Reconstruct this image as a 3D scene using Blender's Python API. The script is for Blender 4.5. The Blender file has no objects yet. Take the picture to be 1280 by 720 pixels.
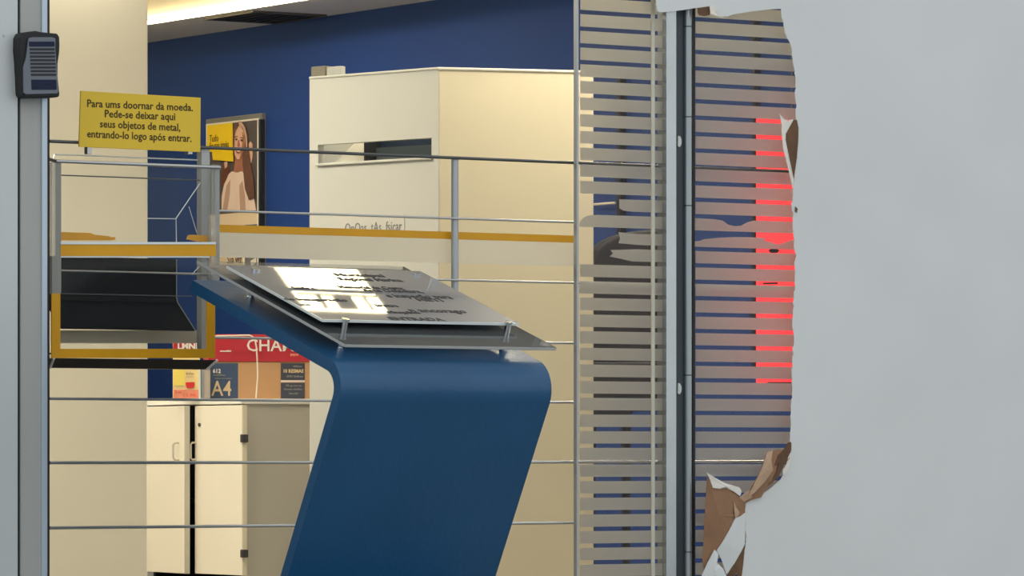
import bpy, bmesh, math, random
from mathutils import Vector, Matrix
random.seed(7)
C = bpy.context.scene.collection
S = bpy.context.scene
# ------------------------------------------------------------------ camera
FPX, HOR, EYE = 6000.0, 565.0, 0.5        # focal length in pixels of a 1280 px wide frame, eye-level row, eye height
cd = bpy.data.cameras.new('camera'); cam = bpy.data.objects.new('camera', cd); C.objects.link(cam)
cd.sensor_width = 36.0; cd.lens = 36.0 * FPX / 1280.0; cd.shift_y = (HOR - 360.0) / 1280.0
cd.clip_end = 200
cam.location = (0, 0, EYE); cam.rotation_euler = (math.pi / 2, 0, 0)
S.camera = cam
# ------------------------------------------------------------------ world, exposure
w = bpy.data.worlds.new('overcast_sky'); S.world = w; w.use_nodes = True
bg = w.node_tree.nodes['Background']; bg.inputs[0].default_value = (0.84, 0.88, 0.90, 1); bg.inputs[1].default_value = 1.08
S.view_settings.view_transform = 'Standard'; S.view_settings.look = 'None'
S.view_settings.gamma = 1.0; S.view_settings.use_curve_mapping = False
S.view_settings.exposure = 0.0
LAMP_STRENGTH = 44.0
LAMP_COLOR = (1.0, 0.90, 0.70, 1)

# ------------------------------------------------------------------ materials
def lin(c):
    return tuple(((v / 255) / 12.92 if v / 255 <= 0.04045 else ((v / 255 + 0.055) / 1.055) ** 2.4) for v in c) + (1,)
MATS = {}
def mat(name, col, rough=0.5, metal=0.0, var=0.06, scale=6.0, bump=0.0, bscale=60.0, coat=0.0, emit=None, estr=0.0, spec=0.5, stretch=(1, 1, 1)):
    m = bpy.data.materials.new(name); m.use_nodes = True; nt = m.node_tree; p = nt.nodes['Principled BSDF']
    c = lin(col)
    p.inputs['Roughness'].default_value = rough; p.inputs['Metallic'].default_value = metal
    p.inputs['Coat Weight'].default_value = coat; p.inputs['Coat Roughness'].default_value = 0.02
    p.inputs['Specular IOR Level'].default_value = spec
    tc = nt.nodes.new('ShaderNodeTexCoord'); mp = nt.nodes.new('ShaderNodeMapping'); mp.inputs['Scale'].default_value = stretch
    nt.links.new(tc.outputs['Object'], mp.inputs['Vector'])
    n = nt.nodes.new('ShaderNodeTexNoise'); n.inputs['Scale'].default_value = scale; n.inputs['Detail'].default_value = 4
    nt.links.new(mp.outputs['Vector'], n.inputs['Vector'])
    r = nt.nodes.new('ShaderNodeValToRGB')
    r.color_ramp.elements[0].position = 0.3; r.color_ramp.elements[1].position = 0.7
    r.color_ramp.elements[0].color = tuple(v * (1 - var) for v in c[:3]) + (1,)
    r.color_ramp.elements[1].color = tuple(min(1, v * (1 + var)) for v in c[:3]) + (1,)
    nt.links.new(n.outputs['Fac'], r.inputs['Fac']); nt.links.new(r.outputs['Color'], p.inputs['Base Color'])
    if bump:
        n2 = nt.nodes.new('ShaderNodeTexNoise'); n2.inputs['Scale'].default_value = bscale; n2.inputs['Detail'].default_value = 5
        nt.links.new(mp.outputs['Vector'], n2.inputs['Vector'])
        b = nt.nodes.new('ShaderNodeBump'); b.inputs['Strength'].default_value = bump; b.inputs['Distance'].default_value = 0.01
        nt.links.new(n2.outputs['Fac'], b.inputs['Height']); nt.links.new(b.outputs['Normal'], p.inputs['Normal'])
    if emit:
        p.inputs['Emission Color'].default_value = emit; p.inputs['Emission Strength'].default_value = estr
    MATS[name] = m; return m
def glassy(name, tint=(1, 1, 1), ior=1.45, rough=0.0, body=0.0, bodycol=(200, 205, 205)):
    m = bpy.data.materials.new(name); m.use_nodes = True; nt = m.node_tree; nt.nodes.clear()
    out = nt.nodes.new('ShaderNodeOutputMaterial'); mx = nt.nodes.new('ShaderNodeMixShader')
    fr = nt.nodes.new('ShaderNodeFresnel'); fr.inputs['IOR'].default_value = ior
    tr = nt.nodes.new('ShaderNodeBsdfTransparent'); tr.inputs['Color'].default_value = tuple(tint) + (1,)
    gl = nt.nodes.new('ShaderNodeBsdfGlossy'); gl.inputs['Roughness'].default_value = rough
    nt.links.new(fr.outputs[0], mx.inputs[0]); nt.links.new(tr.outputs[0], mx.inputs[1]); nt.links.new(gl.outputs[0], mx.inputs[2])
    last = mx
    if body:
        df = nt.nodes.new('ShaderNodeBsdfDiffuse'); df.inputs['Color'].default_value = lin(bodycol)
        m2 = nt.nodes.new('ShaderNodeMixShader'); m2.inputs[0].default_value = body
        nt.links.new(mx.outputs[0], m2.inputs[1]); nt.links.new(df.outputs[0], m2.inputs[2]); last = m2
    nt.links.new(last.outputs[0], out.inputs['Surface'])
    MATS[name] = m; return m
def frosted(name, refr=0.6, diff=(200, 200, 195), rough=0.42, tint=(0.95, 0.95, 0.95)):
    m = bpy.data.materials.new(name); m.use_nodes = True; nt = m.node_tree; nt.nodes.clear()
    out = nt.nodes.new('ShaderNodeOutputMaterial')
    rf = nt.nodes.new('ShaderNodeBsdfRefraction'); rf.inputs['IOR'].default_value = 1.3; rf.inputs['Roughness'].default_value = rough
    rf.inputs['Color'].default_value = tuple(tint) + (1,)
    df = nt.nodes.new('ShaderNodeBsdfDiffuse'); df.inputs['Color'].default_value = lin(diff)
    tl = nt.nodes.new('ShaderNodeBsdfTranslucent'); tl.inputs['Color'].default_value = lin(diff)
    n = nt.nodes.new('ShaderNodeTexNoise'); n.inputs['Scale'].default_value = 9
    tc = nt.nodes.new('ShaderNodeTexCoord'); nt.links.new(tc.outputs['Object'], n.inputs['Vector'])
    mr = nt.nodes.new('ShaderNodeMapRange'); mr.inputs['To Min'].default_value = 1 - refr - 0.08; mr.inputs['To Max'].default_value = 1 - refr + 0.08
    nt.links.new(n.outputs['Fac'], mr.inputs['Value'])
    a = nt.nodes.new('ShaderNodeMixShader'); a.inputs[0].default_value = 0.5
    nt.links.new(df.outputs[0], a.inputs[1]); nt.links.new(tl.outputs[0], a.inputs[2])
    b = nt.nodes.new('ShaderNodeMixShader'); nt.links.new(mr.outputs[0], b.inputs[0])
    nt.links.new(rf.outputs[0], b.inputs[1]); nt.links.new(a.outputs[0], b.inputs[2])
    nt.links.new(b.outputs[0], out.inputs['Surface']); MATS[name] = m; return m
def emissive(name, col, strength):
    m = bpy.data.materials.new(name); m.use_nodes = True; nt = m.node_tree; nt.nodes.clear()
    out = nt.nodes.new('ShaderNodeOutputMaterial'); e = nt.nodes.new('ShaderNodeEmission')
    e.inputs[0].default_value = col; e.inputs[1].default_value = strength
    nt.links.new(e.outputs[0], out.inputs['Surface']); MATS[name] = m; return m

mat('blue_wall', (6, 60, 138), 0.75, var=0.05, scale=1.5, bump=0.05, bscale=90)
mat('cream_wall', (222, 218, 202), 0.8, var=0.02, scale=2, bump=0.04, bscale=120)  # greyed to stand for the weaker light on the pillar
mat('ceiling', (236, 233, 228), 0.9, var=0.02, scale=3)
mat('fascia', (240, 232, 214), 0.8, var=0.02, scale=3)
mat('floor', (140, 136, 128), 0.45, var=0.06, scale=4)
mat('paving', (140, 142, 142), 0.85, var=0.1, scale=10, bump=0.2)
mat('grey_wall', (170, 172, 172), 0.8, var=0.03)
mat('aluminium', (178, 182, 184), 0.42, 0.65, var=0.06, scale=5, bump=0.03, bscale=120, stretch=(1, 1, 0.08))
mat('aluminium_pale', (205, 209, 208), 0.5, 0.3, var=0.05, scale=3, stretch=(1, 1, 0.15))
mat('aluminium_blue', (190, 202, 214), 0.35, 0.6, var=0.04, scale=3, stretch=(1, 1, 0.15))
mat('aluminium_dark', (178, 180, 176), 0.55, 0.1, var=0.08, scale=6, stretch=(1, 1, 0.1))
mat('mullion_light', (188, 193, 194), 0.22, 0.75, var=0.06, scale=8)
mat('mullion_dark', (66, 74, 78), 0.4, 0.5, var=0.15, scale=8, stretch=(1, 1, 0.2))
mat('tube_grey', (160, 168, 172), 0.3, 0.75, var=0.1, scale=10, stretch=(1, 1, 0.1))
mat('black_rubber', (16, 17, 18), 0.6, var=0.1)
mat('steel', (188, 188, 186), 0.28, 0.9, var=0.06, scale=12)
mat('steel_dark', (96, 98, 98), 0.35, 0.9, var=0.1, scale=12)
mat('chrome', (225, 228, 230), 0.08, 1.0, var=0.02)
mat('yellow_sign', (234, 196, 46), 0.45, var=0.03, scale=3)
mat('yellow_tape', (226, 162, 0), 0.5, var=0.05, scale=12)
mat('ink_brown', (58, 40, 12), 0.7, var=0.05)
mat('ink_black', (26, 28, 34), 0.7, var=0.05)
mat('ink_grey', (120, 122, 122), 0.7, var=0.05)
mat('notice_paper', (208, 205, 198), 0.7, var=0.02)
mat('ink_white', (236, 228, 222), 0.7, var=0.02)
mat('ink_tan', (214, 190, 150), 0.7, var=0.02)
mat('lectern_blue', (24, 82, 124), 0.36, var=0.07, scale=4, bump=0.12, bscale=55)
mat('plate_grey', (98, 106, 122), 0.35, var=0.04, scale=3, coat=1.0)
mat('kiosk_dimmed', (204, 204, 198), 0.6, var=0.02, scale=3)  # kiosk body toned down to stand for weaker light on the slot side
mat('cream_lit', (245, 234, 204), 0.6, var=0.02, scale=3)  # same kiosk body, brightened to stand for warm light on its front
mat('kiosk_inner', (120, 134, 146), 0.6, var=0.04)
mat('block_grey', (122, 118, 104), 0.8, var=0.1, scale=25)
mat('cabinet_door_lit', (253, 244, 226), 0.5, var=0.02, scale=3)  # doors whitened to stand for stronger light falling on them
mat('cabinet_shaded', (206, 200, 184), 0.55, var=0.02, scale=3)  # darker cream standing for weaker light on the cabinet's side
mat('cabinet_top', (250, 247, 238), 0.4, var=0.02)
mat('hinge_dark', (84, 82, 80), 0.45, 0.5, var=0.08)
mat('handle_pale', (214, 206, 190), 0.35, 0.3, var=0.03)
mat('dark_inside', (24, 24, 26), 0.8, var=0.1)
mat('carton_brown', (188, 146, 104), 0.8, var=0.05, scale=14, stretch=(1, 1, 6))
mat('carton_red', (186, 36, 52), 0.55, var=0.04)
mat('label_navy', (56, 76, 108), 0.55, var=0.05)
mat('label_slate', (60, 64, 80), 0.55, var=0.05)
mat('leaflet_cream', (250, 222, 160), 0.6, var=0.05, scale=30)
mat('leaflet_yellow', (250, 226, 110), 0.6, var=0.05)
mat('leaflet_pink', (238, 150, 120), 0.6, var=0.1, scale=30)
mat('leaflet_red', (222, 48, 40), 0.6, var=0.1)
mat('cable_white', (238, 230, 212), 0.5, var=0.02)
mat('poster_yellow', (255, 214, 16), 0.5, var=0.02)
mat('poster_white', (240, 232, 222), 0.5, var=0.02)
mat('poster_cream', (240, 216, 184), 0.5, var=0.03)
mat('poster_dark', (92, 84, 84), 0.5, var=0.12, scale=20)
mat('poster_hair', (112, 76, 62), 0.5, var=0.25, scale=40, stretch=(3, 1, 0.6))
mat('poster_hairlight', (212, 172, 150), 0.5, var=0.15, scale=40)
mat('poster_skin', (238, 190, 164), 0.5, var=0.06, scale=18)
mat('poster_skinshade', (178, 116, 94), 0.5, var=0.08, scale=18)
mat('poster_shirt', (242, 216, 200), 0.5, var=0.06, scale=14)
mat('poster_shirtshade', (196, 160, 142), 0.5, var=0.06, scale=14)
mat('poster_brown', (110, 62, 40), 0.5, var=0.15)
mat('poster_lip', (172, 60, 56), 0.5, var=0.05)
mat('frame_grey', (128, 128, 128), 0.5, 0.2, var=0.04)
mat('frame_black', (30, 32, 38), 0.5, var=0.05)
mat('chute_black', (9, 11, 18), 0.4, var=0.3, scale=4, spec=0.2)
mat('vent_dark', (38, 40, 46), 0.6, 0.3, var=0.1)
mat('vent_slat', (92, 88, 84), 0.5, 0.3, var=0.1)
mat('paper_white', (223, 225, 224), 0.9, var=0.025, scale=2.2, bump=0.12, bscale=7)
mat('paper_edge', (238, 232, 222), 0.95, var=0.03, scale=30)
mat('kraft_brown', (152, 116, 88), 0.95, var=0.12, scale=14, bump=0.3, bscale=40)
mat('kraft_dark', (110, 82, 60), 0.95, var=0.2, scale=20, bump=0.3, bscale=40)
mat('kraft_pale', (196, 164, 136), 0.95, var=0.1, scale=25, bump=0.3, bscale=60)
mat('reader_black', (14, 16, 20), 0.55, var=0.1)
mat('reader_silver', (112, 117, 126), 0.5, 0.1, var=0.04)
mat('reader_bar', (22, 24, 34), 0.5, var=0.05)
mat('reader_lens', (8, 22, 56), 0.45, var=0.4, scale=40, spec=0.3)
mat('chair_fabric', (26, 27, 31), 0.75, var=0.15, scale=20)
mat('pole_dark', (26, 28, 38), 0.5, 0.3, var=0.1)
mat('silicone', (204, 198, 176), 0.35, var=0.1, scale=20, stretch=(1, 1, 0.4))
mat('film_grey', (214, 208, 192), 0.6, var=0.03)
mat('acrylic_edge', (225, 232, 230), 0.15, var=0.03)
mat('acrylic_smoke', (178, 180, 178), 0.2, var=0.05)
mat('panel_black', (18, 14, 16), 0.6)
glassy('clear_glass', (0.985, 0.99, 0.988), 1.11)
glassy('acrylic', (0.98, 0.985, 0.98), 1.15, 0.02, 0.012)
glassy('acrylic_post', (0.90, 0.91, 0.91), 1.3, 0.05, 0.35, (214, 214, 208))
frosted('film_band', 0.35, (244, 238, 222), 0.3)
glassy('acrylic_sheet', (0.93, 0.94, 0.94), 1.3, 0.02, 0.07, (200, 204, 204))
glassy('hazy_glass', (0.96, 0.96, 0.96), 1.11, 0.0, 0.035, (196, 188, 190))
frosted('frost_film', 0.60, (206, 204, 196), 0.40)
emissive('lamp_glow', LAMP_COLOR, LAMP_STRENGTH)
emissive('strip_glow', (1.0, 0.80, 0.42, 1), 27.0)
emissive('red_glow', (1.0, 0.055, 0.06, 1), 1.5)
emissive('lamp_glow_soft', (1.0, 0.84, 0.46, 1), 15.0)

# ------------------------------------------------------------------ frames and builders
class Frame:
    """A vertical reference plane: x runs along it, y points away from the viewer, z up."""
    def __init__(self, x, y, ang):
        self.o = Vector((x, y, 0)); self.a = ang
        self.M = Matrix.Translation(self.o) @ Matrix.Rotation(ang, 4, 'Z')
        self.u = Vector((math.cos(ang), math.sin(ang), 0)); self.v = Vector((-math.sin(ang), math.cos(ang), 0))
    def at(self, px, py, off=0.0):
        """the point of the plane, off metres in front of it, seen in that direction from the street"""
        d = Vector(((px - 640) / FPX, 1, (HOR - py) / FPX))
        t = (self.o - self.v * off).dot(self.v) / d.dot(self.v)
        p = d * t + Vector((0, 0, EYE))
        q = self.M.inverted() @ p
        return Vector((q.x, -off, q.z))
I4 = Matrix.Identity(4)
WORLD = Frame(0, 0, 0)
class MB:
    def __init__(self, frame=WORLD, M=None):
        self.M = M if M is not None else frame.M; self.v = []; self.f = []; self.mi = []
    def face(self, idx, mi=0): self.f.append(idx); self.mi.append(mi)
    def verts(self, pts):
        n = len(self.v); self.v += [Vector(p) for p in pts]; return n
    def hexa(self, p, mi=0):
        n = self.verts(p)
        for q in ((0, 3, 2, 1), (4, 5, 6, 7), (0, 1, 5, 4), (1, 2, 6, 5), (2, 3, 7, 6), (3, 0, 4, 7)): self.face([n + i for i in q], mi)
        return self
    def box(self, a, b, mi=0):
        x0, x1 = sorted((a[0], b[0])); y0, y1 = sorted((a[1], b[1])); z0, z1 = sorted((a[2], b[2]))
        return self.hexa([(x0, y0, z0), (x1, y0, z0), (x1, y1, z0), (x0, y1, z0), (x0, y0, z1), (x1, y0, z1), (x1, y1, z1), (x0, y1, z1)], mi)
    def prism(self, pts, ext, mi=0):
        """polygon (list of 3D points) extruded by a vector"""
        k = len(pts); ext = Vector(ext); n = self.verts(pts); self.verts([Vector(p) + ext for p in pts])
        self.face([n + i for i in range(k)], mi); self.face([n + k + i for i in reversed(range(k))], mi)
        for i in range(k): j = (i + 1) % k; self.face([n + j, n + i, n + k + i, n + k + j], mi)
        return self
    def tube(self, pts, r, seg=10, mi=0):
        pts = [Vector(p) for p in pts]; rings = []
        prev = None
        for i, p in enumerate(pts):
            a = pts[max(0, i - 1)]; b = pts[min(len(pts) - 1, i + 1)]; d = (b - a).normalized()
            x = d.cross(Vector((0, 0, 1)))
            if x.length < 0.05: x = d.cross(Vector((1, 0, 0)))
            if prev is not None:
                x2 = prev - d * prev.dot(d)
                if x2.length > 0.05: x = x2
            x.normalize(); prev = x; y = d.cross(x)
            rr = r[i] if isinstance(r, (list, tuple)) else r
            rings.append(self.verts([p + x * (rr * math.cos(6.2831853 * k / seg)) + y * (rr * math.sin(6.2831853 * k / seg)) for k in range(seg)]))
        for a, b in zip(rings, rings[1:]):
            for k in range(seg): l = (k + 1) % seg; self.face([a + k, a + l, b + l, b + k], mi)
        self.face([rings[0] + k for k in reversed(range(seg))], mi); self.face([rings[-1] + k for k in range(seg)], mi)
        return self
    def grid(self, rows, mi=0):
        ix = [self.verts(r) for r in rows]; n = len(rows[0])
        for a, b in zip(ix, ix[1:]):
            for k in range(n - 1): self.face([a + k, a + k + 1, b + k + 1, b + k], mi)
        return self
    def build(self, name, mats, parent=None, bevel=0.0, seg=2, smooth=False, weld=False):
        if isinstance(mats, str): mats = [mats]
        pts = [self.M @ v for v in self.v]
        me = bpy.data.meshes.new(name)
        o = bpy.data.objects.new(name, me); C.objects.link(o)
        if parent is not None:
            inv = ROOT[parent.name].inverted(); ROOT[o.name] = ROOT[parent.name]; o.parent = parent
        else:
            xs = [p.x for p in pts]; ys = [p.y for p in pts]; zs = [p.z for p in pts]
            m = Matrix.Translation(((min(xs) + max(xs)) / 2, (min(ys) + max(ys)) / 2, min(zs))); o.matrix_world = m
            inv = m.inverted(); ROOT[o.name] = m
        me.from_pydata([inv @ p for p in pts], [], self.f)
        for m in mats: me.materials.append(MATS[m])
        me.polygons.foreach_set('material_index', self.mi)
        bm = bmesh.new(); bm.from_mesh(me)
        if weld: bmesh.ops.remove_doubles(bm, verts=bm.verts, dist=1e-5)
        bmesh.ops.recalc_face_normals(bm, faces=bm.faces)
        if bevel:
            es = [e for e in bm.edges if len(e.link_faces) == 2 and e.calc_face_angle(0) > 0.6]
            bmesh.ops.bevel(bm, geom=es, offset=bevel, segments=seg, affect='EDGES', profile=0.5, clamp_overlap=True)
        big = [f for f in bm.faces if len(f.verts) > 4]
        if big: bmesh.ops.triangulate(bm, faces=big)
        bm.to_mesh(me); bm.free()
        if smooth:
            me.polygons.foreach_set('use_smooth', [True] * len(me.polygons))
            me.set_sharp_from_angle(angle=math.radians(40))
        me.update(); return o
ROOT = {}
def tag(o, label, cat, group=None):
    o['label'] = label; o['category'] = cat
    if group: o['group'] = group
    return o
def struct(o, label=None, cat=None):
    o['kind'] = 'structure'
    if label: o['label'] = label
    if cat: o['category'] = cat
    return o
def thing(name, p, ang, label=None, cat=None, group=None):
    o = bpy.data.objects.new(name, None); C.objects.link(o); o.empty_display_size = 0.05
    m = Matrix.Translation(p) @ Matrix.Rotation(ang, 4, 'Z'); o.matrix_world = m; ROOT[o.name] = m
    if label: tag(o, label, cat, group)
    return o
def lettering(name, s, size, M, material, parent, align='CENTER', width=None, weight=0.0):
    """flat letters in the local xy plane of M, 0.3 mm thick"""
    cu = bpy.data.curves.new(name, 'FONT'); cu.body = s; cu.size = size; cu.align_x = align; cu.align_y = 'CENTER'
    cu.extrude = 0.0003; cu.resolution_u = 2; cu.offset = weight
    t = bpy.data.objects.new(name, cu); C.objects.link(t)
    bpy.context.view_layer.update()
    me = bpy.data.meshes.new_from_object(t.evaluated_get(bpy.context.evaluated_depsgraph_get()))
    bpy.data.objects.remove(t); bpy.data.curves.remove(cu)
    vs = [v.co.copy() for v in me.vertices]
    if width and vs:
        w0 = max(v.x for v in vs) - min(v.x for v in vs); k = width / max(w0, 1e-6)
        for v in vs: v.x *= k
    inv = ROOT[parent.name].inverted()
    for v, c in zip(me.vertices, vs): v.co = inv @ (M @ c)
    me.materials.clear(); me.materials.append(MATS[material]); me.name = name
    o = bpy.data.objects.new(name, me); C.objects.link(o); o.parent = parent; ROOT[o.name] = ROOT[parent.name]
    return o
def plate_M(frame, p):
    """letters standing on a frame's plane: x along it, y up, facing the viewer"""
    return frame.M @ Matrix.Translation(p) @ Matrix.Rotation(math.pi / 2, 4, 'X')

TH = math.atan2(0.559, 0.829)
FAC = Frame(0, 12.7, TH)                                   # the shop front
WALL = Frame(-1.637, 21.68, math.atan2(-0.838, 0.546))     # the blue side wall
HC = 1.85; ZS = EYE + HC                                   # underside of the soffit
ZC = 2.62

# ------------------------------------------------------------------ the setting
struct(MB(FAC).box((-9, 0.0, -0.1), (4, 16, 0)).build('floor', 'floor'))
struct(MB(FAC).box((-14, -16, -0.1), (12, 0.0, 0)).build('floor_street', 'paving'))
struct(MB(WALL).box((-9, 0, 0), (8.4, 0.15, ZC)).build('wall_right', 'blue_wall'))
struct(MB(FAC).box((-9, 15, 0), (4, 15.2, ZC)).build('wall_back', 'grey_wall'))
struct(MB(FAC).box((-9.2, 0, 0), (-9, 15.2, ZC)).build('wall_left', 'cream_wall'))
struct(MB(FAC).box((-9.2, -0.1, ZC), (4.4, 15.2, ZC + 0.12)).build('ceiling', 'ceiling'))
# soffit along the blue wall, with its lit fascia
struct(MB(WALL).box((-9, -0.49, ZS), (8.2, 0.0, ZS + 0.03)).build('trim_1', 'ceiling'))
struct(MB(WALL).box((-9, -0.49, ZS + 0.03), (8.2, -0.46, ZC)).build('trim_2', 'fascia'))
# street front left of the post, and the front above and to the right of the glass
struct(MB(FAC).box((-9.2, -0.1, 0), (FAC.at(-76, 400, .15).x, 0.03, ZC)).build('wall_front', 'grey_wall'))
struct(MB(FAC).box((2.3, -0.05, 0), (3.6, 0.10, ZC)).build('wall_front_side', 'grey_wall'))
struct(MB(FAC).box((-1.75, -0.06, 2.32), (2.3, 0.06, ZC)).build('trim_3', 'grey_wall'))
# cream pillar on the left
pr = FAC.at(185, 500, -4.6)
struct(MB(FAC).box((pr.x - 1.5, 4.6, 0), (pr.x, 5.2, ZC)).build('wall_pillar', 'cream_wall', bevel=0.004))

# LED strip under the fascia
ls = thing('led_strip', WALL.M @ Vector((-4, -0.5, ZS - 0.004)), WALL.a, 'glowing warm light strip along the ceiling edge', 'strip light')
MB(WALL).box((-5.0, -0.512, ZS - 0.010), (6.5, -0.498, ZS + 0.004)).build('diffuser', 'strip_glow', ls)
MB(WALL).box((-5.0, -0.498, ZS - 0.004), (6.5, -0.490, ZS + 0.008)).build('channel', 'aluminium_pale', ls)

# ceiling vent
def on_soffit(px, py):
    t = HC / ((HOR - py) / FPX); p = Vector(((px - 640) / FPX * t, t, ZS)); return WALL.M.inverted() @ p
va = on_soffit(284, 24); vb = on_soffit(330, 13.5)
x0, x1 = va.x, vb.x; y0, y1 = -0.40, -0.04
vt = thing('ceiling_vent', WALL.M @ Vector(((x0 + x1) / 2, (y0 + y1) / 2, ZS)), WALL.a, 'dark square air vent in the ceiling above the blue wall', 'vent')
MB(WALL).box((x0 + .01, y0 + .01, ZS - 0.004), (x1 - .01, y1 - .01, ZS - 0.001)).build('backing', 'vent_dark', vt)
fr = MB(WALL)
for a, b in (((x0, y0), (x1, y0 + .012)), ((x0, y1 - .012), (x1, y1)), ((x0, y0), (x0 + .012, y1)), ((x1 - .012, y0), (x1, y1))):
    fr.box((a[0], a[1], ZS - 0.010), (b[0], b[1], ZS))
fr.build('frame', 'vent_slat', vt)
for k in range(6):
    yy = y0 + .04 + k * (y1 - y0 - .08) / 5
    MB(WALL).hexa([(x0 + .012, yy, ZS - .010), (x1 - .012, yy, ZS - .010), (x1 - .012, yy + .004, ZS - .010), (x0 + .012, yy + .004, ZS - .010),
                   (x0 + .012, yy + .012, ZS - .003), (x1 - .012, yy + .012, ZS - .003), (x1 - .012, yy + .016, ZS - .003), (x0 + .012, yy + .016, ZS - .003)]).build('slat', 'vent_dark', vt)

# unseen ceiling lamps, warm panels on short stems, added to light the hall
LR = Frame(0, 0, TH)
def unseen_lamp(u, v, label, su=0.6, sv=0.6, z=2.5, glow='lamp_glow'):
    t = thing('unseen_lamp', LR.M @ Vector((u, v, z)), TH, label, 'lamp', 'square ceiling lamps')
    MB(LR).box((u - su / 2 - .015, v - sv / 2 - .015, z + .006), (u + su / 2 + .015, v + sv / 2 + .015, z + .05)).build('housing', 'poster_white', t, bevel=.004)
    MB(LR).box((u - su / 2, v - sv / 2, z), (u + su / 2, v + sv / 2, z + .006)).build('diffuser', glow, t)
    MB(LR).tube([(u, v, z + .05), (u, v, ZC)], .012).build('stem', 'steel', t)
    return t
lt = unseen_lamp(8.01, 12.415, 'small unseen ceiling lamp above the railing, mirrored in the lectern plate', .30, .29, 2.5, 'lamp_glow_soft')
for u0, u1, v0, v1 in ((7.86, 8.16, 12.340, 12.346), (7.925, 7.937, 12.27, 12.34), (7.985, 8.050, 12.27, 12.34), (8.10, 8.106, 12.27, 12.34)):
    MB(LR).box((u0, v0, 2.492), (u1, v1, 2.4995)).build('patch_mask', 'frame_grey', lt)  # dark bars added to break the lamp's mirrored patch into tiles
unseen_lamp(8.62, 11.80, 'unseen square lamp just inside the glass, added to light the kiosk', .45, .40)
unseen_lamp(9.9, 12.4, 'unseen square lamp added behind the striped glass', .5, .5)
unseen_lamp(6.6, 13.0, 'unseen square lamp above the clear deposit box, added to light the cabinet doors', .6, .55)
unseen_lamp(5.4, 13.5, 'unseen square lamp at the left end of the hall, added to light the cabinet doors', .6, .6)
unseen_lamp(6.7, 14.4, 'unseen square lamp added in front of the cream pillar to light its top', .36, .36)
unseen_lamp(8.3, 15.2, 'unseen square lamp added above the white cabinet', .4, .4)
unseen_lamp(9.2, 17.0, 'unseen square lamp in front of the wall poster, added to brighten it', .6, .6)

# ------------------------------------------------------------------ shop front: posts, panes
BOT = 0.0; TOP = 2.32
def vbar(mb, px0, px1, off0, off1, z0=BOT, z1=TOP, mi=0):
    a = FAC.at(px0, 400, off1).x; b = FAC.at(px1, 400, off1).x
    mb.box((a, -off1, z0), (b, -off0, z1), mi); return mb
post = thing('door_post', FAC.M @ Vector((FAC.at(40, 400, .1).x, -.1, 0)), TH, 'wide grey aluminium door post at the left edge of the photo', 'post')
vbar(MB(FAC), -75, 22.5, .04, .150).build('outer_profile', 'aluminium_pale', post, bevel=.002)
vbar(MB(FAC), 22.5, 25.5, .04, .135).build('joint', 'black_rubber', post)
vbar(MB(FAC), 25.5, 52.5, .04, .140).build('inner_profile', 'aluminium_dark', post, bevel=.002)
vbar(MB(FAC), 52.5, 59.5, .04, .145).build('edge_strip', 'aluminium_blue', post, bevel=.0015)
vbar(MB(FAC), 59.5, 62, .04, .135).build('gasket', 'black_rubber', post)
for px, py in ((4.5, 45), (44, 165), (30, 660)):
    p = FAC.at(px, py, .1505 if px < 22 else .1405)
    MB(FAC).tube([p, p + Vector((0, .002, 0))], .0035, 10).build('rivet', 'aluminium', post)

# card reader on the post
rp = FAC.at(50, 80, .19)
rd = thing('access_reader', FAC.M @ Vector((rp.x, -.14, FAC.at(50, 122, .19).z)), TH, 'black and silver slotted reader box fixed to the door post', 'reader')
ol = [(25, 47), (28, 41), (36, 39.5), (45, 38.5), (52, 40), (62, 41), (72, 42), (74.5, 46), (75, 56), (74.5, 66), (72.5, 79), (72.5, 96), (75, 119), (73, 121.5), (45, 122), (31, 122), (28, 118), (27, 96), (26, 78), (24.5, 62)]
def poly(frame, pts, off, th):
    """thin slab with that outline, its face off metres in front of the plane"""
    b = MB(frame); b.prism([frame.at(px, py, off) for px, py in pts], (0, th, 0)); return b
poly(FAC, ol, .185, .045).build('body', 'reader_black', rd, bevel=.003)
face = poly(FAC, [(36, 48), (40, 46.5), (66, 46.5), (69.5, 48), (69.5, 62), (71, 82), (73, 114), (72, 117), (33, 118), (30, 116), (29.5, 84), (33, 72), (34.5, 60)], .191, .006).build('face_plate', 'reader_silver', rd, bevel=.0015)
poly(FAC, [(36.5, 52), (68, 52), (68.5, 58), (37, 58)], .1925, .002).build('upper_window', 'reader_lens', rd)
for k in range(8):
    y = 61.5 + k * 4.55; s = k * .25
    poly(FAC, [(37.5 + s, y - 1.2), (68.5 + s, y - 1.2), (68.5 + s, y + 1.2), (37.5 + s, y + 1.2)], .1925, .002).build('slot', 'reader_bar', rd)
poly(FAC, [(39.5, 99.5), (70.5, 99.5), (71, 112), (40, 112)], .1925, .002).build('lower_window', 'reader_lens', rd)

# plain glass between post and railing end, with its warning tape and grey band
PZ = .03
wp = thing('window_1', FAC.M @ Vector((FAC.at(400, 400, -PZ).x, PZ, 0)), TH); struct(wp, 'clear glass pane with yellow warning tape behind the lectern')
a = FAC.at(62, 400, -PZ).x; b = FAC.at(721, 400, -PZ).x
MB(FAC).box((a, PZ, 0), (b, PZ + .008, TOP)).build('glass_pane', 'clear_glass', wp)
ya = FAC.at(720, 294.5, -PZ + .002).z; yb = FAC.at(720, 303.5, -PZ + .002).z; yc = FAC.at(720, 333, -PZ + .002).z
a2 = FAC.at(272, 300, -PZ).x
MB(FAC).box((a2, PZ - .002, yb), (b, PZ - .0005, ya)).build('warning_tape', 'yellow_tape', wp)
MB(FAC).box((a2, PZ - .0015, yc), (b, PZ - .0005, yb)).build('film_band', 'film_band', wp)

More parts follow.
